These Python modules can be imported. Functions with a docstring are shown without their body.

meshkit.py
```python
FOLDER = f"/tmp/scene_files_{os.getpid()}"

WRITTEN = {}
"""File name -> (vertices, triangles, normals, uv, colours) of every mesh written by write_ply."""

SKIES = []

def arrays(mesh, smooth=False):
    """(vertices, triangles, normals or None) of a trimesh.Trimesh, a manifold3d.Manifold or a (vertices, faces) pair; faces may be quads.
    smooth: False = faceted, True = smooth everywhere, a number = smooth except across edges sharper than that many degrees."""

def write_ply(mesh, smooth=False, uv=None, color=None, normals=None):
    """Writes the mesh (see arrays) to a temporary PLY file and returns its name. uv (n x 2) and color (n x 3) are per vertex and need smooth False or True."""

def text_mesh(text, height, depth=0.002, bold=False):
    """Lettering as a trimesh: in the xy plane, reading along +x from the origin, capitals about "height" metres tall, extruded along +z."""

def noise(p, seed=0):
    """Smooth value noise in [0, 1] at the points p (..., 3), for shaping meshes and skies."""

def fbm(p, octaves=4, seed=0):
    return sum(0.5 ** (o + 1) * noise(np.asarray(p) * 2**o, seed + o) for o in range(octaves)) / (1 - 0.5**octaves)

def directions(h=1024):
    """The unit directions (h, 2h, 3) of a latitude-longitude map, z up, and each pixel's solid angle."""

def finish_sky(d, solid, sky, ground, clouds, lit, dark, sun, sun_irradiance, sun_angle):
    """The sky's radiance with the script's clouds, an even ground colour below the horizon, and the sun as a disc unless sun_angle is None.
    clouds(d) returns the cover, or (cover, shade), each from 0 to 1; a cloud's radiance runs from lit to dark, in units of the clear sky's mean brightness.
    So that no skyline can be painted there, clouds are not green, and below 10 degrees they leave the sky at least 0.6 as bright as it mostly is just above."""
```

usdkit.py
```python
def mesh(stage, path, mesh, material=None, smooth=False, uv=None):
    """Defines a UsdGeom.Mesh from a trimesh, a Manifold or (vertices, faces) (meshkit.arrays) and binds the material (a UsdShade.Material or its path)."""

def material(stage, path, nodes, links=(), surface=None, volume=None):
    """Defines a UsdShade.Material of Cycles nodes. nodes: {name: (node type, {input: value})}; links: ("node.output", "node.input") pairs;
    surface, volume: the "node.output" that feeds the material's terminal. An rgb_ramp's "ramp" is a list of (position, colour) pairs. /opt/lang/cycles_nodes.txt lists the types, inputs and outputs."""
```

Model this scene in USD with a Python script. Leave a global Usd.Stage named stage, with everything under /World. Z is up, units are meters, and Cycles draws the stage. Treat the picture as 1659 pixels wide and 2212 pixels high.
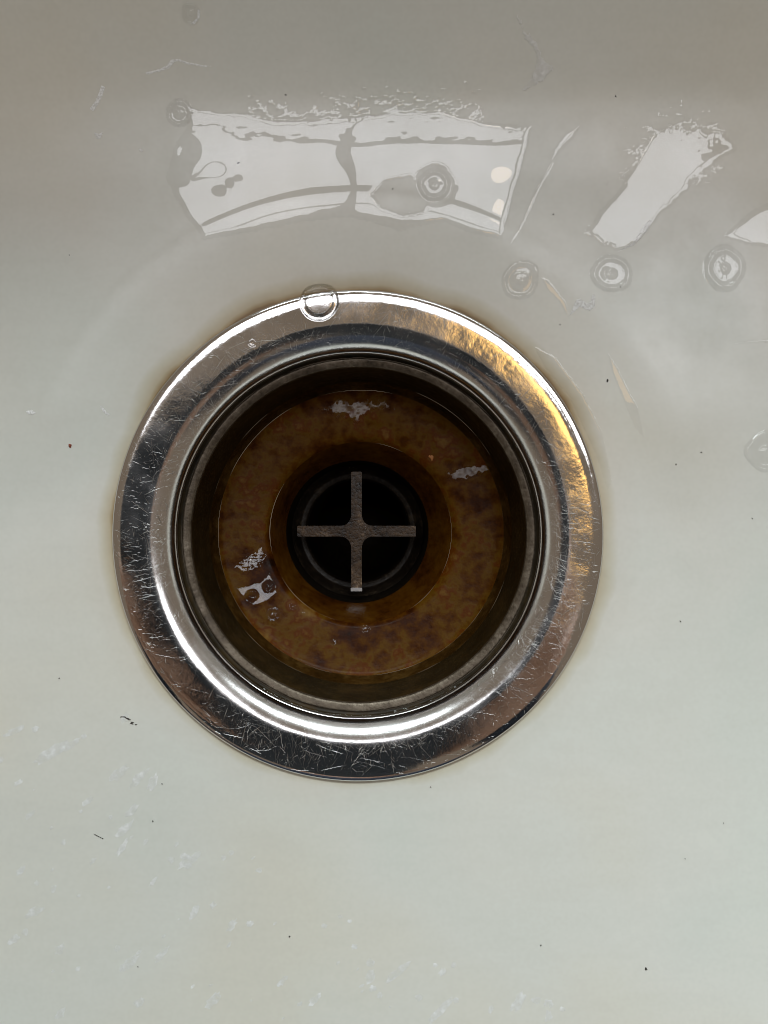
import math
import numpy as np
import trimesh
import usdkit
from pxr import Usd, UsdGeom, UsdLux, UsdShade, Gf, Sdf
from meshkit import fbm, noise

stage = Usd.Stage.CreateInMemory()
UsdGeom.SetStageUpAxis(stage, 'Z')
UsdGeom.SetStageMetersPerUnit(stage, 1.0)
UsdGeom.Xform.Define(stage, '/World')
UsdGeom.Scope.Define(stage, '/World/Looks')
MM = 0.001
rng = np.random.default_rng(7)

# ------------------------------------------------------------------ camera (all shapes below are in millimetres, scaled on writing)
CAM = np.array([6.07, 5.48, 240.0])
S = 0.1075
cam = UsdGeom.Camera.Define(stage, '/World/camera')
cam.AddTranslateOp().Set(Gf.Vec3d(*(CAM * MM)))
cam.CreateFocalLengthAttr(35.0)
cam.CreateHorizontalApertureAttr(35.0 * 1659 * S / 240.0)
cam.CreateClippingRangeAttr(Gf.Vec2f(0.01, 100.0))
cam.CreateExposureAttr(0.0)

# ------------------------------------------------------------------ light: an even dim room, daylight from the windows, one warm lamp
AMBIENT, KEY, PANE, LAMP = 0.205, 16.5, 6.0, 3.4
dome = UsdLux.DomeLight.Define(stage, '/World/room_light')
dm = usdkit.material(stage, '/World/Looks/room_light', {'b': ('background_shader', {'color': (1.0, 0.80, 0.60), 'strength': AMBIENT})}, surface='b.background')
UsdShade.MaterialBindingAPI.Apply(dome.GetPrim()).Bind(dm)


def rect_light(name, cx, cy, cz, w, h, target, radiance, color):
    """A rectangular lamp (sizes in mm) looking at target."""
    l = UsdLux.RectLight.Define(stage, '/World/' + name + ('_001' if stage.GetPrimAtPath('/World/' + name) else ''))
    p, t = Gf.Vec3d(cx, cy, cz), Gf.Vec3d(*target)
    z = (p - t).GetNormalized()
    x = Gf.Cross(Gf.Vec3d(0, 1, 0), z)
    x = x.GetNormalized() if x.GetLength() > 1e-6 else Gf.Vec3d(1, 0, 0)
    y = Gf.Cross(z, x)
    m = Gf.Matrix4d(x[0], x[1], x[2], 0, y[0], y[1], y[2], 0, z[0], z[1], z[2], 0, cx * MM, cy * MM, cz * MM, 1)
    l.AddTransformOp().Set(m)
    l.CreateWidthAttr(w * MM)
    l.CreateHeightAttr(h * MM)
    l.CreateIntensityAttr(radiance)
    l.CreateColorAttr(Gf.Vec3f(*color))
    l.CreateNormalizeAttr(False)
    return l


DAY = (0.875, 0.97, 0.99)
# the window whose panes mirror in the wet slope: two columns, two rows, and the narrow window beside it
for i, (x0, x1, y0, y1) in enumerate([(-330, -56, 255, 478), (-38, 204, 255, 478), (-300, -56, 108, 232), (-38, 204, 108, 232), (280, 462, 110, 500), (492, 640, 180, 478)]):
    cx, cy = (x0 + x1) / 2, (y0 + y1) / 2
    rect_light('window_pane' + ('_%03d' % i if i else ''), cx, cy, 1400, x1 - x0, y1 - y0, (cx, cy, 0), PANE, (0.94, 0.96, 1.0))
# the large window in front, whose light rakes over the basin rim
rect_light('window_large', 100, 1260, 900, 1300, 600, (0, 0, 0), KEY, DAY)
# the warm lamp up to the right
rect_light('warm_lamp', 47, 28, 1000, 58, 62, (47, 28, 0), LAMP, (1.0, 0.57, 0.15))
lamp = UsdLux.DiskLight.Define(stage, '/World/warm_lamp_001')
lamp.AddTranslateOp().Set(Gf.Vec3d(0.168, 0.405, 1.385))
lamp.AddScaleOp().Set(Gf.Vec3f(0.55, 1.3, 1.0))
lamp.CreateRadiusAttr(0.032)
lamp.CreateIntensityAttr(7.0)
lamp.CreateColorAttr(Gf.Vec3f(1.0, 0.80, 0.60))
lamp.CreateNormalizeAttr(False)

# ------------------------------------------------------------------ helpers
used = {}


def numbered(path):
    n = used.get(path, 0)
    used[path] = n + 1
    return path if n == 0 else '%s_%03d' % (path, n)


def tag(o, label=None, cat=None, group=None, kind=None):
    p = o.GetPrim() if hasattr(o, 'GetPrim') else o
    for k, v in (('label', label), ('category', cat), ('group', group), ('kind', kind)):
        if v:
            p.SetCustomDataByKey(k, v)
    return p


def obj(name, m, mat, parent='/World', smooth=True, **kw):
    """One mesh (in mm) as one prim."""
    if isinstance(m, trimesh.Trimesh):
        m = (np.asarray(m.vertices), np.asarray(m.faces))
    path = numbered(parent + '/' + name)
    o = usdkit.mesh(stage, path, (np.asarray(m[0], float) * MM, m[1]), mat, smooth=smooth)
    tag(o, **kw)
    return path


def thing(name, **kw):
    path = numbered('/World/' + name)
    tag(UsdGeom.Xform.Define(stage, path), **kw)
    return path


def lathe(prof, n=256, wob=None, shift=None):
    """prof: (radius, z) from outside to inside, faces up."""
    prof = np.asarray(prof, float)
    a = np.linspace(0, 2 * np.pi, n, endpoint=False)
    P, A = np.meshgrid(np.arange(len(prof)), a, indexing='ij')
    r, z = prof[P, 0], prof[P, 1]
    if wob is not None:
        dr, dz = wob(r, z, A)
        r, z = r + dr, z + dz
    x, y = r * np.cos(A), r * np.sin(A)
    if shift is not None:
        x, y = x + shift[0], y + shift[1]
    v = np.stack([x, y, z], -1).reshape(-1, 3)
    i, j = np.meshgrid(np.arange(len(prof) - 1), np.arange(n), indexing='ij')
    j2 = (j + 1) % n
    q = np.stack([i * n + j, (i + 1) * n + j, (i + 1) * n + j2, i * n + j2], -1).reshape(-1, 4)
    return v, np.concatenate([q[:, [0, 2, 1]], q[:, [0, 3, 2]]])


def arc(cx, cz, r, a0, a1, n):
    t = np.radians(np.linspace(a0, a1, n))
    return [(cx + r * math.cos(k), cz + r * math.sin(k)) for k in t]


# ------------------------------------------------------------------ the shape of the basin
_rr = np.linspace(40, 900, 8601)
_sl = np.radians(8.0) + np.radians(1.0 - 8.0) / (1 + np.exp(-(_rr - 76.5) / 1.3))
_sl = _sl - np.radians(1.3) * np.exp(-((_rr - 79.6) / 0.9) ** 2) * 1.5
_zz = np.cumsum(np.tan(_sl)) * (_rr[1] - _rr[0])
_zz -= np.interp(57.5, _rr, _zz)

_s2 = np.radians(5.0) + np.radians(1.6 - 5.0) / (1 + np.exp(-(_rr - 78) / 13))
_z2 = np.cumsum(np.tan(_s2)) * (_rr[1] - _rr[0])
_z2 -= np.interp(57.5, _rr, _z2)


def hz(x, y):
    r = np.hypot(x, y)
    ty = np.maximum(0, y - 80)
    tb = np.maximum(0, -y - 125) * 0.8
    tx = np.maximum(0, np.abs(x - 8) - 100) * 0.7
    k = np.clip((y - 2) / 30, 0, 1)
    k = k * k * (3 - 2 * k)
    return np.interp(r, _rr, _zz) * k + np.interp(r, _rr, _z2) * (1 - k) + (ty ** 2 + tb ** 2 + tx ** 2) / 200 + np.maximum(0, y - 98) ** 2 / 140 * (1 / (1 + np.maximum(0, y - 98) / 120))


# flange profile from the outer edge inwards
FL = [(57.0, -0.6), (57.05, 0.15), (56.92, 0.52)]
_t = math.tan(math.radians(6.3))
_band = [(56.65, 0.72), (56.2, 0.81), (55.6, 0.84), (54.8, 0.805), (54.0, 0.735)] + [(r, 0.735 - (54.0 - r) * _t) for r in (53, 52, 51, 50.2)]
FL += _band + [(50.854 + 7.6 * math.cos(a), -4.683 + 5.0 * math.sin(a)) for a in np.radians(np.linspace(99.5, 172, 30))]
FL = [(r, z) for r, z in FL]
_flr = np.array([p[0] for p in FL][::-1]); _flz = np.array([p[1] for p in FL][::-1])
_ok = np.concatenate([[True], np.diff(_flr) > 1e-4])


def surf(x, y):
    r = np.hypot(x, y)
    top = np.interp(r, _flr[1:-2], _flz[1:-2])
    return np.where(r < 57.0, top, hz(x, y))


CONE = ((37.2, -33.0), (25.6, -34.5))


def cone(x, y):
    r = np.hypot(x, y)
    return CONE[0][1] + (r - CONE[0][0]) * (CONE[1][1] - CONE[0][1]) / (CONE[1][0] - CONE[0][0])


def unproj(px, py, f=surf):
    """The point of a surface that shows at a pixel of the 1659 x 2212 picture."""
    px, py = np.asarray(px, float), np.asarray(py, float)
    dx, dy = (px - 773) * S - CAM[0], (1157 - py) * S - CAM[1]
    z = np.zeros_like(dx)
    for _ in range(25):
        t = (CAM[2] - z) / CAM[2]
        x, y = CAM[0] + dx * t, CAM[1] + dy * t
        z = z * 0.3 + f(x, y) * 0.7
    return x, y, z


# ------------------------------------------------------------------ materials
def mat(name, nodes, links=(), surface='p.BSDF'):
    return usdkit.material(stage, '/World/Looks/' + name, nodes, links, surface=surface)


def enamel():
    n = {
        'g': ('geometry', {}),
        'sp': ('separate_xyz', {}),
        'x2': ('math', {'math_type': 'multiply'}), 'y2': ('math', {'math_type': 'multiply'}),
        's': ('math', {'math_type': 'add'}), 'r': ('math', {'math_type': 'sqrt'}),
        # the rust stain that hugs the flange: its width and strength wander
        'dir': ('mapping', {'scale': (45, 45, 45)}),
        'nz': ('noise_texture', {'scale': 1.0, 'detail': 3}),
        'nw': ('math', {'math_type': 'multiply_add', 'value2': -0.0055, 'value3': 0.0034}),
        'rw': ('math', {'math_type': 'add'}), 'up': ('math', {'math_type': 'multiply_add', 'value2': -0.018}),
        'mr': ('map_range', {'from_min': 0.0565, 'from_max': 0.0665, 'to_min': 0.0, 'to_max': 1.0, 'clamp': True}),
        'ramp': ('rgb_ramp', {'ramp': [(0, (0.20, 0.12, 0.045)), (0.04, (0.33, 0.235, 0.115)), (0.12, (0.49, 0.42, 0.295)), (0.30, (0.585, 0.55, 0.45)), (0.46, (0.665, 0.65, 0.595)), (1, (0.685, 0.685, 0.635))]}),
        # faint streaks running round inside the stain
        'fine': ('noise_texture', {'scale': 900.0, 'detail': 3}),
        'fr': ('rgb_ramp', {'ramp': [(0.3, (0.97, 0.97, 0.965)), (0.65, (1, 1, 1))]}),
        'mul': ('mix', {'mix_type': 'multiply', 'fac': 1.0}),
        # broad tint drift of old enamel
        'big': ('noise_texture', {'scale': 14.0, 'detail': 2}),
        'br': ('rgb_ramp', {'ramp': [(0.35, (1.0, 0.97, 0.93)), (0.5, (1, 1, 1)), (0.65, (0.95, 0.98, 0.98))]}),
        'mul2': ('mix', {'mix_type': 'multiply', 'fac': 1.0}),
        # grime specks
        'vo': ('voronoi_texture', {'scale': 150.0, 'feature': 'f1'}),
        'vt': ('math', {'math_type': 'less_than', 'value2': 0.035}),
        'vs': ('separate_color', {}),
        'vk': ('math', {'math_type': 'less_than', 'value2': 0.015}),
        'vm': ('math', {'math_type': 'multiply'}),
        'vmk': ('math', {'math_type': 'multiply', 'value2': 0.75}),
        'mix': ('mix', {'mix_type': 'mix', 'color2': (0.10, 0.09, 0.07)}),
        'wm': ('mapping', {'rotation': (0, 0, 0.9), 'scale': (60, 260, 100)}), 'wn': ('noise_texture', {'scale': 1.0, 'detail': 4, 'roughness': 0.6}),
        'wr': ('rgb_ramp', {'ramp': [(0.36, (0.988, 0.988, 0.986)), (0.5, (1, 1, 1)), (0.66, (1.008, 1.008, 1.008))]}), 'mul3': ('mix', {'mix_type': 'multiply', 'fac': 1.0}),
        'rn': ('noise_texture', {'scale': 60.0, 'detail': 5, 'roughness': 0.65}),
        'rr': ('map_range', {'from_min': 0.35, 'from_max': 0.7, 'to_min': 0.22, 'to_max': 0.36, 'clamp': True}),
        'bn': ('noise_texture', {'scale': 260.0, 'detail': 4}),
        'bump': ('bump', {'strength': 0.04, 'distance': 0.0003}),
        'p': ('principled_bsdf', {'ior': 1.5}),
    }
    l = [('g.position', 'sp.vector'), ('sp.x', 'x2.value1'), ('sp.x', 'x2.value2'), ('sp.y', 'y2.value1'), ('sp.y', 'y2.value2'),
         ('x2.value', 's.value1'), ('y2.value', 's.value2'), ('s.value', 'r.value1'), ('g.position', 'dir.vector'), ('dir.vector', 'nz.vector'),
         ('nz.fac', 'nw.value1'), ('nw.value', 'rw.value1'), ('r.value', 'rw.value2'), ('sp.y', 'up.value1'), ('rw.value', 'up.value3'), ('up.value', 'mr.value'), ('mr.result', 'ramp.fac'),
         ('g.position', 'fine.vector'), ('fine.fac', 'fr.fac'), ('ramp.color', 'mul.color1'), ('fr.color', 'mul.color2'),
         ('g.position', 'big.vector'), ('big.fac', 'br.fac'), ('mul.color', 'mul2.color1'), ('br.color', 'mul2.color2'),
         ('g.position', 'vo.vector'), ('vo.distance', 'vt.value1'), ('vo.color', 'vs.color'), ('vs.r', 'vk.value1'), ('vt.value', 'vm.value1'), ('vk.value', 'vm.value2'),
         ('vm.value', 'vmk.value1'), ('vmk.value', 'mix.fac'), ('g.position', 'wm.vector'), ('wm.vector', 'wn.vector'), ('wn.fac', 'wr.fac'), ('mul2.color', 'mul3.color1'), ('wr.color', 'mul3.color2'), ('mul3.color', 'mix.color1'), ('mix.color', 'p.base_color'),
         ('g.position', 'rn.vector'), ('rn.fac', 'rr.value'), ('rr.result', 'p.roughness'),
         ('g.position', 'bn.vector'), ('bn.fac', 'bump.height'), ('bump.normal', 'p.normal')]
    return mat('white_enamel', n, l)


def chrome():
    n = {
        'g': ('geometry', {}),
        'a': ('noise_texture', {'scale': 700.0, 'detail': 5, 'roughness': 0.7}),
        'b': ('noise_texture', {'scale': 90.0, 'detail': 4}),
        'rr': ('map_range', {'from_min': 0.35, 'from_max': 0.7, 'to_min': 0.04, 'to_max': 0.12, 'clamp': True}),
        'bump': ('bump', {'strength': 0.045, 'distance': 0.0002}),
        'bl': ('bump', {'strength': 0.07, 'distance': 0.0010}),
        'sp': ('separate_xyz', {}), 'x2': ('math', {'math_type': 'multiply'}), 'y2': ('math', {'math_type': 'multiply'}), 's': ('math', {'math_type': 'add'}), 'r': ('math', {'math_type': 'sqrt'}),
        'mr': ('map_range', {'from_min': 0.0455, 'from_max': 0.0500, 'to_min': 0.13, 'to_max': 0.0, 'clamp': True}), 'ad': ('math', {'math_type': 'add'}),
        'p': ('principled_bsdf', {'metallic': 1.0, 'base_color': (0.68, 0.665, 0.66)}),
    }
    l = [('g.position', 'sp.vector'), ('sp.x', 'x2.value1'), ('sp.x', 'x2.value2'), ('sp.y', 'y2.value1'), ('sp.y', 'y2.value2'), ('x2.value', 's.value1'), ('y2.value', 's.value2'), ('s.value', 'r.value1'), ('r.value', 'mr.value'), ('mr.result', 'ad.value1'), ('rr.result', 'ad.value2'), ('ad.value', 'p.roughness'),
         ('g.position', 'a.vector'), ('g.position', 'b.vector'), ('b.fac', 'rr.value'), ('b.fac', 'bl.height'), ('bl.normal', 'bump.normal'), ('a.fac', 'bump.height'), ('bump.normal', 'p.normal')]
    return mat('worn_chrome', n, l)


def tarnish(name, ramp, scale=150.0, metallic=0.6, rough=(0.25, 0.5), bump=0.3, spec=0.5):
    n = {
        'g': ('geometry', {}),
        'a': ('noise_texture', {'scale': scale, 'detail': 6, 'roughness': 0.65}),
        'b': ('noise_texture', {'scale': scale * 5, 'detail': 4}),
        'm': ('mix_float', {'fac': 0.3}),
        'r': ('rgb_ramp', {'ramp': ramp}),
        'rr': ('map_range', {'from_min': 0.3, 'from_max': 0.7, 'to_min': rough[0], 'to_max': rough[1], 'clamp': True}),
        'bump': ('bump', {'strength': bump, 'distance': 0.0004}),
        'p': ('principled_bsdf', {'metallic': metallic, 'specular_ior_level': spec}),
    }
    l = [('g.position', 'a.vector'), ('g.position', 'b.vector'), ('a.fac', 'm.a'), ('b.fac', 'm.b'), ('m.result', 'r.fac'), ('r.color', 'p.base_color'),
         ('b.fac', 'rr.value'), ('rr.result', 'p.roughness'), ('b.fac', 'bump.height'), ('bump.normal', 'p.normal')]
    return mat(name, n, l)


ENAMEL = enamel()
CHROME = chrome()
SCRATCH = mat('scratch_metal', {'p': ('principled_bsdf', {'metallic': 1.0, 'base_color': (0.75, 0.74, 0.73), 'roughness': 0.25})})
RING = tarnish('tarnished_ring', [(0.3, (0.04, 0.028, 0.018)), (0.5, (0.10, 0.076, 0.052)), (0.7, (0.20, 0.165, 0.125))], 220, 0.5, (0.3, 0.5))
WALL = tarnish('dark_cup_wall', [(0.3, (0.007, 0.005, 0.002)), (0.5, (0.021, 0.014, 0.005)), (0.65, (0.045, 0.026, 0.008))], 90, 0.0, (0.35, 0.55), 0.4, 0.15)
RUST = tarnish('rusty_brass', [(0.31, (0.010, 0.003, 0.001)), (0.41, (0.045, 0.011, 0.001)), (0.47, (0.085, 0.028, 0.001)), (0.52, (0.115, 0.052, 0.004)), (0.57, (0.10, 0.024, 0.001)), (0.66, (0.20, 0.11, 0.022))], 60, 0.0, (0.22, 0.45), 0.3, 0.08)
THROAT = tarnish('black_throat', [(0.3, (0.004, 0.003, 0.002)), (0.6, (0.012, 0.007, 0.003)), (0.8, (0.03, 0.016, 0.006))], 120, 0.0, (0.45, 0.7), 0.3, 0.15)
CROSS = tarnish('worn_bar', [(0.34, (0.010, 0.005, 0.002)), (0.46, (0.046, 0.025, 0.011)), (0.57, (0.10, 0.060, 0.032)), (0.68, (0.36, 0.25, 0.16))], 260, 0.0, (0.22, 0.5), 0.5, 0.25)
_skin = {'w': ('layer_weight', {'blend': 0.5}), 'p5': ('math', {'math_type': 'power', 'value2': 5.0}), 'f': ('math', {'math_type': 'multiply_add', 'value2': 0.96, 'value3': 0.034}),
         't': ('transparent_bsdf', {'color': (0.99, 0.99, 0.99)}), 'g': ('glossy_bsdf', {'color': (1, 1, 1), 'roughness': 0.0}), 'm': ('mix_closure', {})}
_skinl = [('w.facing', 'p5.value1'), ('p5.value', 'f.value1'), ('f.value', 'm.fac'), ('g.BSDF', 'm.closure2')]
WATER = mat('water', _skin, _skinl + [('t.BSDF', 'm.closure1')], surface='m.closure')
SHEEN = mat('thin_wet_sheen', {**_skin, 'g': ('glossy_bsdf', {'color': (1, 1, 1), 'roughness': 0.32})}, _skinl + [('t.BSDF', 'm.closure1')], surface='m.closure')
DROP = mat('water_drop', {**_skin, 'rf': ('refraction_bsdf', {'color': (1, 1, 1), 'roughness': 0.0, 'IOR': 1.33}), 'm2': ('mix_closure', {'fac': 0.14})},
           _skinl + [('t.BSDF', 'm2.closure1'), ('rf.BSDF', 'm2.closure2'), ('m2.closure', 'm.closure1')], surface='m.closure')
LENSDROP = mat('clear_drop', {**_skin, 'rf': ('refraction_bsdf', {'color': (1, 1, 1), 'roughness': 0.0, 'IOR': 1.33}), 'm2': ('mix_closure', {'fac': 0.7})},
           _skinl + [('t.BSDF', 'm2.closure1'), ('rf.BSDF', 'm2.closure2'), ('m2.closure', 'm.closure1')], surface='m.closure')
GLINT_WHITE = mat('painted_glint', {'t': ('transparent_bsdf', {}), 'd': ('diffuse_bsdf', {'color': (0.92, 0.93, 0.93)}), 'g': ('geometry', {}), 'n': ('noise_texture', {'scale': 2500.0, 'detail': 2}),  # opaque white that paints bright glints on water into the colour
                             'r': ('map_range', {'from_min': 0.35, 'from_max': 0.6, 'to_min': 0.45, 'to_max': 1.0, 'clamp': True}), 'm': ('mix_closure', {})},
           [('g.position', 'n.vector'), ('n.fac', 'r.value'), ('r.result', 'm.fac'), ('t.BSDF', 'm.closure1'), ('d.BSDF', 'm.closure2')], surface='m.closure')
DIRT = mat('dark_grit', {'p': ('principled_bsdf', {'base_color': (0.035, 0.03, 0.025), 'roughness': 0.7})})
RUSTGRIT = mat('rust_grit', {'p': ('principled_bsdf', {'base_color': (0.22, 0.05, 0.02), 'roughness': 0.6})})
SCALE_GLINT = mat('limescale_glint', {'t': ('transparent_bsdf', {}), 'd': ('diffuse_bsdf', {'color': (0.86, 0.86, 0.85)}), 'g': ('geometry', {}), 'n': ('noise_texture', {'scale': 700.0, 'detail': 3}),  # pale deposit; also paints the glitter of the upper right trickle
                          'r': ('map_range', {'from_min': 0.32, 'from_max': 0.7, 'to_min': 0.2, 'to_max': 0.9, 'clamp': True}), 'm': ('mix_closure', {})},
            [('g.position', 'n.vector'), ('n.fac', 'r.value'), ('r.result', 'm.fac'), ('t.BSDF', 'm.closure1'), ('d.BSDF', 'm.closure2')], surface='m.closure')
PHONE = mat('phone_black', {'p': ('principled_bsdf', {'base_color': (0.016, 0.022, 0.034), 'roughness': 0.5})})
LENS = mat('lens_glass', {'p': ('principled_bsdf', {'base_color': (0.004, 0.004, 0.008), 'roughness': 0.08})})

# ------------------------------------------------------------------ the sink basin
sink = thing('sink_basin', label='white enamel sink basin with a brown rust stain round its drain', cat='sink')
radii = np.concatenate([[56.2, 56.8, 57.4], np.arange(58, 132, 0.75), np.geomspace(133, 300, 40)])
A = np.linspace(0, 2 * np.pi, 480, endpoint=False)
R_, A_ = np.meshgrid(radii, A, indexing='ij')
X, Y = R_ * np.cos(A_), R_ * np.sin(A_)
Z = hz(X, Y)
Z += 0.05 * (fbm(np.stack([X, Y, 0 * X], -1) / 30, 2, 3) - 0.5)
Z = np.minimum(Z, 190)
nr, na = R_.shape
i, j = np.meshgrid(np.arange(nr - 1), np.arange(na), indexing='ij')
j2 = (j + 1) % na
q = np.stack([i * na + j, (i + 1) * na + j, (i + 1) * na + j2, i * na + j2], -1).reshape(-1, 4)
obj('bowl', (np.stack([X, Y, Z], -1).reshape(-1, 3), np.concatenate([q[:, [0, 1, 2]], q[:, [0, 2, 3]]])), ENAMEL, sink)


def patch_fan(x, y, z, rx, ry, ang, k=14, jit=0.25, h=0.03, f=surf):
    """A thin irregular blob lying on a surface."""
    a = np.linspace(0, 2 * np.pi, k, endpoint=False)
    rad = 1 + jit * (rng.random(k) - 0.5) * 2
    ca, sa = math.cos(ang), math.sin(ang)
    vs, rings = [], (1.0, 0.7)
    for s_, hh in zip(rings, (0.004, h)):
        u, w = rx * rad * s_ * np.cos(a), ry * rad * s_ * np.sin(a)
        xx, yy = x + u * ca - w * sa, y + u * sa + w * ca
        vs.append(np.stack([xx, yy, f(xx, yy) + hh], -1))
    vs.append(np.array([[x, y, float(f(np.array(x), np.array(y))) + h]]))
    v = np.concatenate(vs)
    fs = []
    for b in range(k):
        c = (b + 1) % k
        fs += [[b, c, k + c], [b, k + c, k + b], [k + b, k + c, 2 * k]]
    return v, np.array(fs)


def joined(parts):
    vs, fs, n = [], [], 0
    for v, f in parts:
        vs.append(v); fs.append(np.asarray(f) + n); n += len(v)
    return np.concatenate(vs), np.concatenate(fs)


# dried water marks over the lower left of the basin (px, py, long, wide, degrees)
marks = [(30, 1580, 22, 7, 25), (75, 1575, 8, 6, 20), (270, 1550, 14, 7, 50), (110, 1625, 40, 12, 30), (150, 1610, 30, 6, 35), (255, 1672, 26, 9, 40), (300, 1680, 28, 8, 50), (330, 1690, 20, 9, 60),
         (285, 1750, 18, 7, 45), (270, 1790, 24, 8, 40), (265, 1830, 20, 6, 55), (410, 1860, 26, 10, 35), (115, 1920, 8, 6, 70), (45, 1880, 12, 6, 50), (75, 1970, 20, 9, 30), (420, 1970, 18, 8, 60),
         (460, 1955, 10, 6, 50), (370, 1858, 7, 7, 0), (400, 1850, 9, 7, 0), (405, 1870, 8, 6, 0), (500, 2000, 16, 7, 55), (350, 2060, 22, 7, 45), (280, 2080, 26, 9, 45), (130, 2050, 13, 8, 60),
         (30, 2030, 14, 7, 40), (540, 1995, 8, 6, 20), (700, 2000, 7, 5, 0), (765, 2045, 7, 6, 0), (800, 2080, 9, 8, 0), (800, 2110, 15, 9, 65), (560, 1880, 7, 5, 0), (735, 1980, 5, 4, 0), (755, 1990, 5, 4, 0),
         (300, 2165, 14, 8, 45), (130, 2190, 16, 8, 50), (460, 2160, 24, 9, 50), (805, 2135, 8, 6, 0), (860, 2100, 30, 9, 40), (820, 2150, 6, 6, 0), (905, 2155, 8, 7, 30), (950, 2185, 40, 8, 45), (985, 2160, 7, 7, 0),
         (1120, 2165, 24, 11, 60), (1158, 2160, 9, 8, 0), (1185, 2168, 10, 9, 0), (1185, 2195, 12, 8, 80), (1215, 2180, 6, 5, 0), (1060, 2180, 10, 6, 70), (980, 2085, 6, 6, 0), (955, 2100, 9, 7, 60), (940, 2085, 5, 4, 0),
         (190, 1730, 14, 7, 40), (65, 1760, 16, 5, 45), (40, 1690, 10, 5, 30), (200, 1860, 10, 5, 50), (330, 1905, 12, 5, 50), (610, 2120, 14, 6, 50), (680, 2160, 18, 7, 50)]
sp = []
for px, py, a_, b_, ang in marks:
    x, y, z = unproj(px, py)
    sp.append(patch_fan(float(x), float(y), float(z), a_ * S, b_ * S, math.radians(ang), 16, 0.3, 0.015))
for _ in range(70):
    px, py = rng.uniform(0, 900), rng.uniform(1550, 2210)
    if px > (py - 1400) * 1.25:
        continue
    x, y, z = unproj(px, py)
    a_ = rng.uniform(2.5, 8)
    sp.append(patch_fan(float(x), float(y), float(z), a_ * S, a_ * rng.uniform(.4, .9) * S, math.radians(rng.uniform(30, 60)), 10, 0.3, 0.012))
obj('water_marks', joined(sp), SCALE_GLINT, sink, kind='stuff', label='faint pale dried water spots scattered over the lower left enamel')

# ------------------------------------------------------------------ the drain
drain = thing('sink_drain', label='round chrome sink drain with rusty cup and cross bars', cat='drain')


def flange_wobble(r, z, a):
    return 0 * r, 0.05 * (noise(np.stack([np.cos(a) * 2.2, np.sin(a) * 2.2, r / 6], -1), 4) - 0.5)


fl = obj('flange', lathe(FL, 360, flange_wobble), CHROME, drain)

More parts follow.
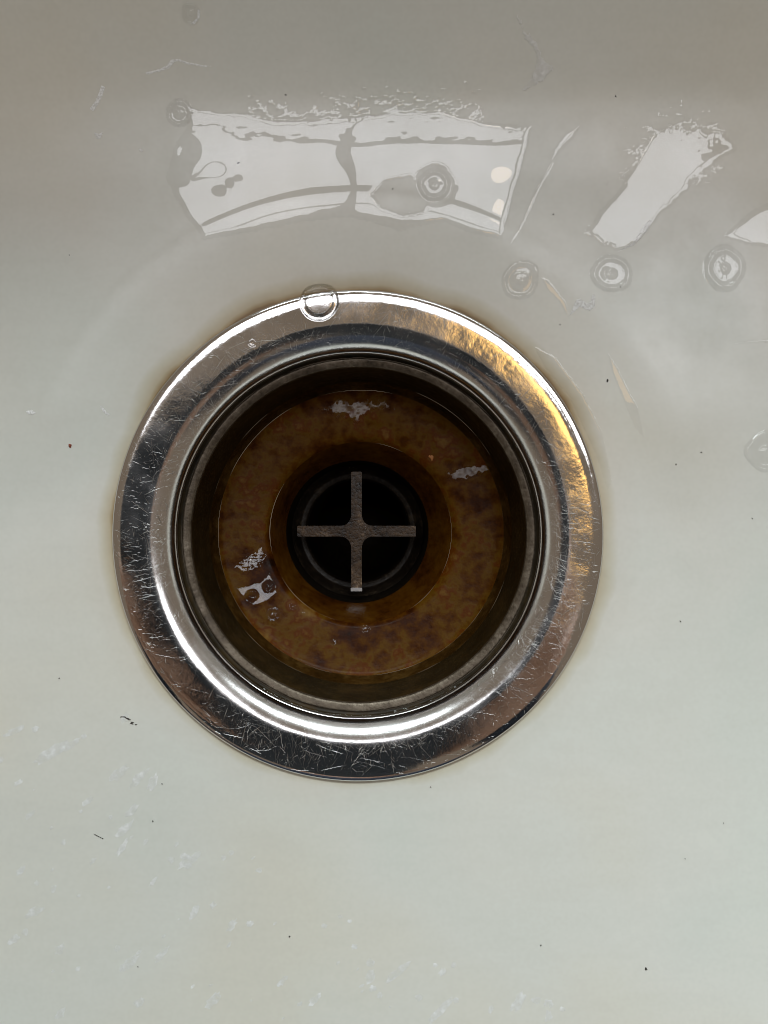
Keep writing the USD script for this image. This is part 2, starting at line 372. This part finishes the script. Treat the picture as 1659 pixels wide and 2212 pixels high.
# scratches: fine raised burrs
sc = []
for k in range(12000):
    u = rng.random()
    r0 = rng.uniform(44.3, 56.2) if rng.random() < 0.75 else rng.uniform(44.3, 49.5)
    a0 = rng.uniform(0, 2 * np.pi)
    L = min(rng.exponential(0.9) + 0.3, 7.0) if rng.random() < 0.93 else rng.uniform(3, 10)
    d0 = rng.uniform(0, 2 * np.pi)
    if u < 0.4:
        d0 = a0 + rng.normal(0, 0.5)             # roughly radial knocks
    n = 5 if L > 0.8 else 3
    cur = rng.normal(0, 0.09) * min(L, 3) / n
    w = rng.uniform(0.012, 0.034) + (0.035 if rng.random() < 0.12 else 0)
    hgt = w * rng.uniform(0.3, 1.3)
    x, y, d = r0 * math.cos(a0), r0 * math.sin(a0), d0
    pts = []
    for s_ in range(n):
        pts.append((x, y)); x += math.cos(d) * L / n; y += math.sin(d) * L / n; d += cur
    pts = np.array(pts)
    if noise(np.array([x / 5.0, y / 5.0, 0.3]), 12) < 0.12 + 0.5 * rng.random():
        continue
    rr_ = np.hypot(pts[:, 0], pts[:, 1])
    if rr_.max() > 56.6 or rr_.min() < 43.9:
        continue
    tan = np.gradient(pts, axis=0); tan /= np.linalg.norm(tan, axis=1, keepdims=True) + 1e-9
    nor = np.stack([-tan[:, 1], tan[:, 0]], -1)
    tp = np.sin(np.linspace(0.25, np.pi - 0.25, n))[:, None]
    lft, rgt = pts + nor * w * tp, pts - nor * w * tp
    v = np.concatenate([np.c_[lft, surf(lft[:, 0], lft[:, 1]) - 0.02], np.c_[rgt, surf(rgt[:, 0], rgt[:, 1]) - 0.02], np.c_[pts, surf(pts[:, 0], pts[:, 1]) + hgt * tp[:, 0] + 0.012]])
    f = []
    for b in range(n - 1):
        f += [[b, 2 * n + b, 2 * n + b + 1], [b, 2 * n + b + 1, b + 1], [n + b, n + b + 1, 2 * n + b + 1], [n + b, 2 * n + b + 1, 2 * n + b]]
    sc.append((v, np.array(f)))
obj('scratches', joined(sc), SCRATCH, fl, smooth=False, kind='stuff', label='fine scratches scored all over the chrome flange')

fi = FL[-1]
obj('rim_bead', lathe([(fi[0] + 0.02, fi[1] + 0.05), (fi[0] - 0.15, fi[1] - 0.05), (fi[0] - 0.35, fi[1] - 0.3), (fi[0] - 0.45, fi[1] - 0.8), (43.4, -6.2)], 300,
                      lambda r, z, a: (0.05 * (noise(np.stack([np.cos(a) * 5, np.sin(a) * 5, z * 0], -1), 9) - .5), 0.06 * (noise(np.stack([np.cos(a) * 9, np.sin(a) * 9, z * 0], -1), 5) - .5))), CHROME, drain)
obj('groove', lathe([(43.4, -6.2), (43.5, -7.6), (43.0, -8.1), (42.5, -8.2)], 256), WALL, drain)
obj('neck_ring', lathe([(42.5, -8.2), (42.3, -7.9), (41.9, -7.85), (41.0, -8.15), (40.55, -8.35), (40.35, -8.6), (40.35, -9.6)], 300,
                       lambda r, z, a: (0.07 * (noise(np.stack([np.cos(a) * 6, np.sin(a) * 6, z * 0], -1), 2) - .5), 0 * z)), RING, drain)
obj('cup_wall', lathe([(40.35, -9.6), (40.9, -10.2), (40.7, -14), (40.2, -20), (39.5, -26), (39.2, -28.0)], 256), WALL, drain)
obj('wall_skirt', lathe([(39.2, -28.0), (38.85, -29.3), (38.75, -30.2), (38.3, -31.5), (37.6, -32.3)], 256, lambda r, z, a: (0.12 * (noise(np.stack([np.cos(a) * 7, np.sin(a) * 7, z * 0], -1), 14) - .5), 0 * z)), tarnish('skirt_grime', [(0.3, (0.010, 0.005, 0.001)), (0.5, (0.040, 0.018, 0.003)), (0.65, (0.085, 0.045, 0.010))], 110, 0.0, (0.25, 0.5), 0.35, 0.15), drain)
def throat_shift(prof, n=240, wob=None):
    v, f = lathe(prof, n, wob)
    t = np.clip((-34.5 - v[:, 2]) / 14, 0, 1)
    v[:, 0] += t * -1.6
    return v, f


obj('cup_floor', throat_shift([(37.6, -32.3), (37.1, -32.7), (36.5, -32.95)] + [(r, float(cone(r, 0)) + 0.02) for r in (35.5, 34, 32, 30, 28, 26.5)] + [(25.6, -34.55), (25.2, -34.72), (24.7, -35.1), (24.2, -35.7)], 300,
                       lambda r, z, a: (0.25 * (noise(np.stack([np.cos(a) * 3, np.sin(a) * 3, r / 3], -1), 8) - .5), 0.12 * (fbm(np.stack([r * np.cos(a) / 5, r * np.sin(a) / 5, 0 * r], -1), 3, 6) - .5))), RUST, drain)
obj('funnel', throat_shift([(24.2, -35.7), (23.4, -37.1), (22.6, -38.8), (21.7, -41.0), (20.7, -43.6), (19.7, -46)]), tarnish('funnel_brown', [(0.3, (0.010, 0.003, 0.001)), (0.45, (0.055, 0.016, 0.001)), (0.6, (0.09, 0.034, 0.002)), (0.7, (0.10, 0.05, 0.01))], 90, 0.0, (0.25, 0.45), 0.3, 0.15), drain)  # red-brown, somewhat darker than the cup floor
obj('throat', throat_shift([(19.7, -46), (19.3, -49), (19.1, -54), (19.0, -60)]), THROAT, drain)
obj('seat_ring', throat_shift([(19.0, -60.0), (18.2, -61.0), (17.2, -63.5), (16.6, -64.0), (15.6, -63.9), (15.2, -64.6), (15.0, -67)]), tarnish('seat_metal', [(0.35, (0.006, 0.004, 0.003)), (0.55, (0.02, 0.014, 0.009)), (0.7, (0.07, 0.05, 0.03))], 160, 0.0, (0.35, 0.5), 0.3, 0.3), drain)
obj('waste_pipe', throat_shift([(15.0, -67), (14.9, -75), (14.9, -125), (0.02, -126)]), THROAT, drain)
from shapely.geometry import box as sbox
hw = 1.52
cr = sbox(-16.6, -hw, 16.6, hw).union(sbox(-hw, -16.6, hw, 16.6)).buffer(1.9, quad_segs=8).buffer(-3.8 + 1.9, quad_segs=8)
cr = sbox(-16.6, -hw, 16.6, hw).union(sbox(-hw, -16.6, hw, 16.6)).buffer(2.2, join_style='mitre').buffer(-2.2, quad_segs=10)
_c = sbox(-16.6, -hw, 16.6, hw).union(sbox(-hw, -16.6, hw, 16.6))
cr = _c.buffer(2.9, quad_segs=12).buffer(-2.9, quad_segs=12).buffer(-0.35).buffer(0.35, quad_segs=6)
def bevelled(poly, h, c=0.25):
    """A flat bar with chamfered upper edges."""
    from manifold3d import CrossSection, Manifold
    from shapely.geometry.polygon import orient
    def slab(p, z0, z1):
        ring_ = [np.asarray(orient(p).exterior.coords)[:-1]]
        return Manifold.extrude(CrossSection(ring_), z1 - z0).translate((0, 0, z0))
    m = slab(poly, 0, h - c)
    for k in range(3):
        m = m + slab(poly.buffer(-c * (1 - math.cos(math.pi / 2 * (k + 1) / 3.4))), 0.1, h - c + c * math.sin(math.pi / 2 * (k + 1) / 3))
    mm = m.to_mesh()
    return trimesh.Trimesh(mm.vert_properties[:, :3], mm.tri_verts, process=True)


cm = bevelled(cr, 1.8, 0.4)
cm.apply_translation([-1.6, 0.1, -49.8])
cross = obj('cross_bars', cm, CROSS, drain, smooth=30)
# lighter worn pin ends where the bars meet the throat
tip = trimesh.creation.extrude_polygon(sbox(-1.45, -0.35, 1.45, 0.35).buffer(0.12), 0.35)
tip.apply_translation([-1.6, -16.1, -48.0])
obj('bar_end', tip, SCRATCH, cross, smooth=30)

# ------------------------------------------------------------------ water
def seg_dist(P, poly):
    best = np.full(P.shape[:-1], 1e9)
    inside = np.zeros(P.shape[:-1], bool)
    n = len(poly)
    for k in range(n):
        a, b = poly[k], poly[(k + 1) % n]
        ab = b - a
        t = np.clip(((P - a) @ ab) / max(ab @ ab, 1e-12), 0, 1)
        best = np.minimum(best, np.linalg.norm(P - (a + t[..., None] * ab), axis=-1))
        c = ((a[1] > P[..., 1]) != (b[1] > P[..., 1])) & (P[..., 0] < (b[0] - a[0]) * (P[..., 1] - a[1]) / (b[1] - a[1] + 1e-12) + a[0])
        inside ^= c
    return np.where(inside, best, -best)


def film(poly, label, cat='water', group=None, thick=0.22, edge=1.6, ragged=1.0, rscale=3.0, ripple=0.03, rip_scale=9.0, step=0.28, seed=1, f=surf, holes=(), extra=None, name='water_film', mat_=None, rip2=0.0, swell=(), lean=None):
    """A thin sheet of water whose outline (pixels) wanders, with a rounded edge and a rippled top."""
    poly = np.array([np.array(unproj(px, py, f))[:2] for px, py in poly])
    lo, hi = poly.min(0) - 3, poly.max(0) + 3
    if extra is not None:
        hi[1] += extra[0]
    xs, ys = np.arange(lo[0], hi[0], step), np.arange(lo[1], hi[1], step)
    X, Y = np.meshgrid(xs, ys, indexing='ij')
    P = np.stack([X, Y], -1)
    d = seg_dist(P, poly)
    for h in holes:
        hp = np.array([np.array(unproj(px, py, f))[:2] for px, py in h])
        d = np.minimum(d, -seg_dist(P, hp))
    Q = np.stack([X, Y, np.full_like(X, seed * 3.7)], -1)
    rag = (fbm(Q / rscale, 4, seed) - 0.5) * 2 * ragged
    if extra is not None:                     # broken droplets beyond the upper edge
        near = np.clip((d + extra[0]) / extra[0], 0, 1) * (d < 0)
        br = fbm(Q * np.array([0.55, 1.1, 1]) / 0.9, 3, seed + 5) - (0.73 - extra[1] * near)
        up = (Y > poly[:, 1].mean()) & (X > lo[0] + extra[2]) & (X < hi[0] - extra[3])
        d = np.maximum(d + rag, np.where(up, br * 2.2, -9))
    else:
        d = d + rag
    t = np.clip(d / edge, 0, 1)
    th = thick * np.sqrt(np.clip(1 - (1 - t) ** 2, 0, 1))
    rp = ripple * (fbm(Q / rip_scale, 2, seed + 11) - 0.5) * 2
    if rip2:
        rp = rp + rip2 * (fbm(Q * np.array([0.6, 1.4, 1]) / 1.6, 2, seed + 21) - 0.5) * np.clip((Y - (poly[:, 1].max() - 9)) / 6, 0, 1)
    zz = f(X, Y) + th + rp * t + 0.004
    if lean is not None:                      # pooled water whose top lies flatter than the slope below it
        cxy = poly.mean(0)
        zz = zz + np.clip((X - cxy[0]) * lean[0] + (Y - cxy[1]) * lean[1] + 0.5, 0.02, None) * t
    for sx, sy, sr, sh_ in swell:
        bx, by, _ = unproj(sx, sy, f)
        zz = zz + sh_ * np.exp(-(((X - bx) ** 2 + (Y - by) ** 2) / (sr * S) ** 2)) * t
    keep = d > -0.05
    nx, ny = X.shape
    I, J = np.meshgrid(np.arange(nx - 1), np.arange(ny - 1), indexing='ij')
    ok = keep[:-1, :-1] & keep[1:, :-1] & keep[:-1, 1:] & keep[1:, 1:]
    I, J = I[ok], J[ok]
    a, b, c, e = I * ny + J, (I + 1) * ny + J, (I + 1) * ny + J + 1, I * ny + J + 1
    F = np.concatenate([np.stack([a, b, c], 1), np.stack([a, c, e], 1)])
    if not len(F):
        return None
    V = np.stack([X, Y, zz], -1).reshape(-1, 3)
    u, inv = np.unique(F, return_inverse=True)
    return obj(name, (V[u], inv.reshape(F.shape)), mat_ or WATER, label=label, cat=cat, group=group)


dry = [(808, 420), (835, 392), (885, 384), (905, 400), (925, 430), (915, 452), (870, 462), (825, 445)]
film([(398, 222), (430, 236), (520, 244), (600, 258), (680, 256), (750, 250), (850, 240), (950, 240), (1050, 262), (1150, 272), (1138, 330), (1112, 420), (1085, 520), (1000, 500), (955, 480), (860, 500), (760, 470), (660, 480), (560, 500), (440, 520), (395, 460), (358, 385), (375, 320), (405, 270)],
     'broad film of water above the drain mirroring a paned window', ragged=0.45, rscale=2.6, ripple=0.10, rip_scale=16, seed=3, holes=[dry, [(938 + 40 * math.cos(k), 400 + 40 * math.sin(k)) for k in np.linspace(0, 6.2, 24)]], extra=(7.5, 0.32, 22, 14), rip2=0.05, swell=[(445, 345, 50, 0.34), (470, 388, 26, -0.16), (512, 396, 16, 0.10), (412, 372, 24, 0.10), (398, 325, 22, -0.10), (560, 330, 30, 0.06)])
film([(1372, 352), (1400, 300), (1440, 272), (1560, 284), (1596, 322), (1520, 372), (1490, 400), (1475, 425), (1408, 482), (1385, 525), (1330, 545), (1255, 505), (1320, 425)],
     'ragged patch of water mirroring a window, upper right of the drain', ragged=0.9, rscale=2.0, ripple=0.035, rip_scale=14, seed=8, extra=(4, 0.35, 6, 6), rip2=0.06)
film([(1560, 510), (1620, 455), (1690, 420), (1690, 545), (1600, 525)], 'patch of water cut off by the right edge of the picture', ragged=0.5, ripple=0.04, seed=13)
film([(1255, 268), (1240, 300), (1200, 340), (1190, 350), (1196, 322), (1222, 286)], 'short wet streak between the two window reflections', ragged=0.25, rscale=1.2, ripple=0.08, rip_scale=4, step=0.2, seed=17)
film([(1192, 345), (1200, 352), (1165, 415), (1150, 450), (1125, 500), (1105, 530), (1100, 525), (1120, 490), (1142, 440), (1155, 405), (1178, 368)], 'thin water trickle running down from the short wet streak', ragged=0.12, edge=0.5, rscale=1.2, thick=0.12, ripple=0.05, rip_scale=3, step=0.18, seed=19)
film([(1168, 598), (1185, 602), (1222, 650), (1232, 694), (1205, 650), (1180, 625)], 'beige wet streak running towards the W-shaped glint', ragged=0.15, edge=0.4, rscale=1.2, thick=0.05, ripple=0.01, step=0.15, seed=23)
film([(1312, 758), (1332, 790), (1378, 880), (1393, 950), (1372, 925), (1340, 850), (1322, 805)], 'long tapered wet streak right of the golden part of the flange', ragged=0.15, edge=0.4, rscale=1.5, thick=0.05, ripple=0.01, step=0.15, seed=27)
film([(1150, 745), (1200, 770), (1260, 850), (1300, 930), (1322, 1040), (1312, 1060), (1290, 990), (1262, 930), (1230, 860), (1180, 800)], 'crescent of water lying against the right rim of the flange', ragged=0.15, edge=0.5, rscale=1.5, thick=0.06, ripple=0.01, step=0.2, seed=29)
film([(1578, 744), (1620, 734), (1690, 730), (1690, 738), (1625, 742)], 'thin wet streak reaching in from the right edge', ragged=0.1, edge=0.6, thick=0.12, ripple=0.02, step=0.18, seed=31)
film([(313, 156), (345, 149), (360, 141), (370, 129), (385, 127), (405, 134), (440, 141), (462, 143), (440, 145), (405, 139), (385, 132), (376, 135), (366, 148), (345, 155), (316, 162)], 'small swoosh of water high on the left slope, its glint painted white', ragged=0.15, edge=0.8, rscale=1.2, thick=0.2, ripple=0.03, step=0.12, seed=33, mat_=GLINT_WHITE)  # the reflected bright line is painted in opaque white
film([(1115, 30), (1130, 60), (1160, 90), (1175, 130), (1195, 150), (1170, 180), (1120, 200), (1150, 165), (1160, 120), (1135, 85)], 'broken trickle of water at the upper right edge, its glitter painted pale', ragged=1.0, edge=0.6, rscale=1.0, thick=0.3, ripple=0.12, rip_scale=1.5, step=0.18, seed=35, mat_=SCALE_GLINT)  # light speckle of the wet trickle painted as pale colour
film([(700, 628), (760, 628), (850, 634), (930, 652), (985, 684), (940, 672), (850, 655), (770, 650), (745, 675), (735, 690), (720, 690)], 'water smeared along the top of the chrome flange', ragged=0.2, edge=0.7, rscale=1.5, thick=0.15, ripple=0.06, rip_scale=4, step=0.2, seed=37)
_lip = [(773 + 393 * math.cos(k), 1157 - 393 * math.sin(k)) for k in np.radians(np.linspace(238, 306, 22))] + [(773 + 384 * math.cos(k), 1157 - 384 * math.sin(k)) for k in np.radians(np.linspace(306, 238, 22))]
film(_lip, 'beaded line of water along the lower inner lip of the flange', ragged=0.55, edge=0.45, rscale=0.9, thick=0.35, ripple=0.05, rip_scale=1.5, step=0.13, seed=51, f=lambda x, y: 0 * x - 7.75, lean=(0, -0.06))
# wet shards in the cup
film([(505, 1270), (560, 1255), (583, 1236), (605, 1280), (580, 1300), (550, 1312), (535, 1305)], 'angular wet patch mirroring the window on the rusty cup floor', ragged=0.3, edge=0.5, rscale=1.4, thick=0.12, ripple=0.05, rip_scale=2.6, step=0.15, seed=41, holes=[[(cx_ + 11 * math.cos(k), cy_ + 10 * math.sin(k)) for k in np.linspace(0, 6.0, 14)] for cx_, cy_ in ((545, 1286), (581, 1266))], f=cone, lean=(0, -0.10))
film([(500, 1225), (540, 1195), (570, 1175), (575, 1205), (560, 1235), (520, 1240)], 'frothy wet patch just above the angular patch in the cup', ragged=1.1, edge=0.5, rscale=1.0, thick=0.15, ripple=0.16, rip_scale=1.6, step=0.15, seed=43, f=cone, lean=(0, -0.10))


film([(690, 886), (720, 866), (770, 870), (830, 866), (850, 882), (795, 890), (772, 915), (752, 905), (715, 893)], 'pale wet sheen broken over the back of the cup floor', ragged=1.7, edge=0.5, rscale=0.9, thick=0.15, ripple=0.16, rip_scale=1.6, step=0.15, seed=45, f=cone, lean=(0, -0.115), mat_=SHEEN)
film([(960, 1022), (1000, 1008), (1058, 1000), (1062, 1015), (1010, 1035), (975, 1040)], 'lilac wet streak on the right of the cup floor', ragged=0.9, edge=0.5, rscale=1.0, thick=0.12, ripple=0.10, rip_scale=2.0, step=0.15, seed=47, f=cone, lean=(0, -0.11), mat_=SHEEN)


for poly_, lab in (([(55, 889), (68, 885), (78, 892), (70, 896), (60, 894)], 'white fleck of foam by the left edge'),
                  ([(214, 874), (222, 880), (230, 889), (238, 896), (232, 898), (222, 889)], 'thin white dash of foam left of the upper flange'),
                  ([(202, 286), (213, 289), (223, 285), (218, 298), (210, 301)], 'lone triangular white fleck on the left slope'),
                  ([(219, 184), (227, 188), (221, 208), (212, 226), (202, 240), (193, 236), (206, 218), (212, 204)], 'slim trail of white froth high on the left slope'),
                  ([(300, 322), (306, 320), (310, 326), (304, 329)], 'pinpoint white fleck left of the broad film'),
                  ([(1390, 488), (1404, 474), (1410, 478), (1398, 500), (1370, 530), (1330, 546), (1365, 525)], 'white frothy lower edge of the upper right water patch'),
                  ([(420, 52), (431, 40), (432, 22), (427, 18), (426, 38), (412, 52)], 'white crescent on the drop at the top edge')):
    film(poly_, lab, ragged=0.05, edge=0.3, thick=0.1, ripple=0.03, rip_scale=1.0, step=0.1, seed=len(lab), mat_=GLINT_WHITE, name='glint_fleck', cat='glow')  # droplet highlights painted as small opaque white patches


def ring_drop(px, py, rpx, label, f=surf, hgt=0.55, cat='water drop', tilt=(1.0, 1.0), core=0.28, seed=0, mat_=None, name='water_drop'):
    """A flattened drop with a raised rim and a small dome in the middle, as drops that have just struck a wet surface."""
    x, y, z = [float(k) for k in unproj(px, py, f)]
    R = rpx * S
    s_ = np.linspace(1, 0, 34)
    rim = 0.70 + 0.17 * ((seed * 0.618) % 1)
    h = hgt * (0.55 * np.exp(-((s_ - rim) / 0.12) ** 2) + 0.25 * (1 - s_ ** 2) + 0.9 * core / 0.28 * np.clip(1 - (s_ / core) ** 2, 0, 1) ** 0.5 * 0.5)
    h *= np.clip((1 - s_) / 0.08, 0, 1) ** 0.5
    n = 56
    a = np.linspace(0, 2 * np.pi, n, endpoint=False)
    S2, A2 = np.meshgrid(s_, a, indexing='ij')
    wob = 1 + (0.05 if core < 0.1 else 0.10) * (noise(np.stack([np.cos(A2) * 1.6, np.sin(A2) * 1.6, 0 * A2], -1), seed) - 0.5) * 2
    XX, YY = x + R * S2 * wob * np.cos(A2) * tilt[0], y + R * S2 * wob * np.sin(A2) * tilt[1]
    ZZ = f(XX, YY) + h[:, None] * (1 + 0.2 * (noise(np.stack([np.cos(A2) * 2, np.sin(A2) * 2, S2 * 2], -1), seed + 3) - 0.5)) + 0.003
    v = np.stack([XX, YY, ZZ], -1).reshape(-1, 3)
    I, J = np.meshgrid(np.arange(len(s_) - 1), np.arange(n), indexing='ij')
    J2 = (J + 1) % n
    q = np.stack([I * n + J, I * n + J2, (I + 1) * n + J2, (I + 1) * n + J], -1).reshape(-1, 4)
    return obj(name, (v, np.concatenate([q[:, [0, 1, 2]], q[:, [0, 2, 3]]])), mat_ or DROP, label=label, cat=cat)


ring_drop(690, 652, 44, 'large clear drop straddling the top edge of the chrome flange', hgt=1.5, seed=1, core=0.05, tilt=(1, 0.95), mat_=LENSDROP)
ring_drop(938, 400, 37, 'ringed drop inside the mirrored window panes', seed=2)
ring_drop(1125, 604, 42, 'ringed drop beside the beige streak, leftmost of three in a row', seed=3, core=0.4, hgt=0.45, tilt=(0.95, 1.05))
ring_drop(1320, 592, 45, 'ringed drop below the ragged upper right water patch', seed=4, tilt=(1.06, 0.92), hgt=0.75)
ring_drop(1567, 580, 50, 'widest ringed drop, near the right edge', seed=5, tilt=(0.97, 1.08), hgt=0.65, core=0.22)
ring_drop(1652, 975, 44, 'ringed drop cut by the right edge, level with the golden glint', seed=6)
ring_drop(388, 245, 30, 'roundish drop at the upper left corner of the broad film', seed=7, core=0.4)
ring_drop(412, 30, 19, 'drop at the very top edge on the left', seed=8, core=0.4)
ring_drop(545, 741, 10, 'tiny drop on the upper left of the chrome flange', seed=9, core=0.6, hgt=0.4)
film([(1230, 682), (1244, 648), (1254, 645), (1268, 656), (1276, 652), (1280, 634), (1286, 638), (1285, 662), (1274, 672), (1260, 666), (1252, 662), (1243, 672)], 'W-shaped glint painted white right of the beige streak', ragged=0.05, edge=0.3, thick=0.12, ripple=0.01, step=0.08, seed=39, mat_=GLINT_WHITE)  # specular glint of the dribble painted white, not mirrored
ring_drop(540, 1212, 17, 'bubble in the frothy patch of the cup', cone, seed=14, hgt=0.3)
ring_drop(545, 1285, 12, 'bubble at the left of the angular patch in the cup', cone, seed=15, hgt=0.3)
ring_drop(581, 1268, 12, 'bubble at the right of the angular patch in the cup', cone, seed=16, hgt=0.3)
ring_drop(590, 1328, 19, 'crescent-lit drop below the angular patch in the cup', cone, seed=17, hgt=0.3)
ring_drop(632, 1312, 9, 'small droplet right of the crescent-lit drop in the cup', cone, seed=18, hgt=0.2)
ring_drop(655, 1325, 7, 'star-shaped droplet near the throat edge in the cup', cone, seed=19, hgt=0.2)
ring_drop(790, 1360, 11, 'lone droplet on the cup floor below the cross', cone, seed=20, hgt=0.25)
ring_drop(722, 1387, 8, 'droplet on the lower cup floor, left of centre', cone, seed=21, hgt=0.2)

ring_drop(783, 1137, 13, 'warm glinting droplet on the centre of the cross bars', lambda x, y: 0 * x - 47.98, seed=22, hgt=0.5, core=0.6)

# ------------------------------------------------------------------ grit
specks = [(617, 205, 4), (515, 352, 5), (848, 408, 3), (1195, 463, 3), (1330, 208, 5), (1312, 822, 6), (150, 551, 3), (128, 1465, 3), (350, 1693, 3), (330, 1774, 3), (625, 2023, 4), (298, 2088, 3), (1470, 1342, 3), (1515, 977, 3), (1625, 1120, 3), (1563, 1778, 2),
          (1480, 1855, 3), (1168, 2042, 3), (930, 1700, 3), (1340, 620, 2), (1395, 2093, 6)]
g = []
for px, py, s_ in specks:
    x, y, z = unproj(px, py)
    g.append(patch_fan(float(x), float(y), float(z), s_ * 0.55 * S, s_ * 0.55 * S * rng.uniform(.4, .9), rng.uniform(0, 3), 9, 0.35, 0.15))
for k in range(8):                              # the scuff of grit left below the drain
    x, y, z = unproj(263 + k * 4 + rng.normal(0, 1.5), 1546 + k * 2.2 + rng.normal(0, 2))
    g.append(patch_fan(float(x), float(y), float(z), 4 * S, 1.2 * S, rng.uniform(-1, .2), 8, 0.35, 0.1))
for k in range(5):
    x, y, z = unproj(205 + k * 4, 1803 + k * 2)
    g.append(patch_fan(float(x), float(y), float(z), 2 * S, 1 * S, rng.uniform(-1, .2), 8, 0.35, 0.08))
obj('grit', joined(g), DIRT, label='dark specks of grit scattered over the white enamel', cat='grit', kind='stuff')
x, y, z = unproj(151, 963)
obj('rust_crumb', patch_fan(float(x), float(y), float(z), 4 * S, 4 * S, 0.5, 8, .3, 0.25), RUSTGRIT, label='single reddish brown crumb left of the drain', cat='crumb')
x, y, z = unproj(932, 988, cone)
obj('leaf_flake', patch_fan(float(x), float(y), float(z), 9 * S, 5 * S, -1.0, 9, .5, 0.2, cone), mat('orange_flake', {'p': ('principled_bsdf', {'base_color': (0.5, 0.2, 0.06), 'roughness': 0.6})}), label='small orange flake on the upper right of the cup floor', cat='flake')

# ------------------------------------------------------------------ the phone that takes the picture, mirrored dark in the chrome
from shapely.geometry import Point
ph = thing('phone', label='dark phone held above the drain, mirrored in the chrome', cat='phone')
body = sbox(CAM[0] - 100, CAM[1] - 150, CAM[0] + 10, CAM[1] + 20).buffer(-9).buffer(9, quad_segs=8)
bm = trimesh.creation.extrude_polygon(body, 8.5)
bm.apply_translation([0, 0, CAM[2] + 1.5])
obj('body', bm, PHONE, ph, smooth=30)
ring = trimesh.creation.annulus(4.5, 7.0, 1.2)
ring.apply_translation([CAM[0], CAM[1], CAM[2] + 0.9])
obj('lens_ring', ring, LENS, ph, smooth=30)

# ------------------------------------------------------------------ the person who holds it, mirrored dark in the chrome
from manifold3d import Manifold


def limb_mesh(bones, res=14, smooth_it=6):
    """One continuous surface round a chain of bones: each bone is the hull of the spheres at its two joints."""
    acc = None
    for (p, rp), (q_, rq) in bones:
        a = Manifold.sphere(rp, 24).translate(tuple(p))
        b = Manifold.sphere(rq, 24).translate(tuple(q_))
        h = Manifold.batch_hull([a, b])
        acc = h if acc is None else acc + h
    m = acc.refine_to_length(res).to_mesh()
    t = trimesh.Trimesh(m.vert_properties[:, :3], m.tri_verts, process=True)
    trimesh.smoothing.filter_taubin(t, iterations=smooth_it)
    return t


SKIN = mat('skin', {'p': ('principled_bsdf', {'base_color': (0.42, 0.25, 0.18), 'roughness': 0.5})})
CLOTH = mat('navy_cloth', {'p': ('principled_bsdf', {'base_color': (0.018, 0.024, 0.040), 'roughness': 0.9})})
HAIR = mat('dark_hair', {'p': ('principled_bsdf', {'base_color': (0.015, 0.011, 0.008), 'roughness': 0.6})})
J = {'hip': (-40, -500, 60), 'chest': (-40, -400, 380), 'neck': (-40, -330, 520), 'skull': (-36, -270, 640), 'jaw': (-34, -215, 585)}
per = thing('person', label='person in dark clothes leaning over the sink, mirrored dark in the chrome', cat='person')
skin_bones = [((J['chest'], 80), (J['neck'], 55)), ((J['neck'], 55), (J['skull'], 75)), ((J['skull'], 84), (J['jaw'], 48)), (((-34, -196, 640), 12), ((-34, -178, 618), 10))]
arms = []
for sx, sh_, el, wr in ((1, (150, -370, 450), (250, -300, 255), (70, -90, 262)), (-1, (-230, -370, 450), (-330, -280, 270), (-150, -95, 262))):
    arms.append([((J['chest'], 95), (sh_, 62)), ((sh_, 60), (el, 42)), ((el, 42), (wr, 30))])
    skin_bones += [((el, 36), (wr, 24))]
    palm = (wr[0] - sx * 32, wr[1] + 42, wr[2] - 2)
    skin_bones += [((wr, 24), (palm, 24))]
    for k in range(4):                          # four fingers under and beside the phone, then the thumb above it
        b0 = (palm[0] - sx * 4, palm[1] - 24 + 17 * k, palm[2] - 10)
        if sx < 0:
            b1 = (b0[0] + 30, b0[1] + 2, 234.0)
            b2 = (b1[0] + (20, 38, 34, 22)[k], b1[1] + 3, 233.5)
        else:
            b1 = (b0[0] - 12, b0[1] + 6, 256)
            b2 = (b0[0] - 18 - 3 * k, b0[1] + 14, 262)
        skin_bones += [((b0, 10), (b1, 8.5)), ((b1, 8.5), (b2, 7.2))]
    th0 = (palm[0], palm[1] + 8, palm[2] + 14)
    skin_bones += [((palm, 15), (th0, 11)), ((th0, 11), ((th0[0] - sx * 30, th0[1] + 22, 266), 8.5))]
bd = obj('body', limb_mesh(skin_bones, 6, 4), SKIN, per)
shirt = [((J['hip'], 125), (J['chest'], 128)), ((J['chest'], 128), ((-40, -355, 470), 80))]
shirt += [(((-130, -500, 60), 95), ((-150, -400, 380), 95)), (((50, -500, 60), 95), ((70, -400, 380), 95))]
for a_ in arms:
    shirt += a_
obj('sweater', limb_mesh(shirt, 16, 5), CLOTH, bd)
legs = []
for sx in (-1, 1):
    legs += [(((-40 + sx * 75, -510, 60), 105), ((-40 + sx * 95, -520, -300), 68)), (((-40 + sx * 95, -520, -300), 66), ((-40 + sx * 100, -540, -690), 48)), (((-40 + sx * 100, -540, -700), 40), ((-40 + sx * 105, -400, -715), 32))]
obj('trousers', limb_mesh(legs, 24, 5), CLOTH, bd)
obj('hair', limb_mesh([(((-36, -292, 655), 86), ((-36, -265, 672), 80)), (((-36, -310, 610), 76), ((-36, -292, 655), 86))], 10, 4), HAIR, bd)
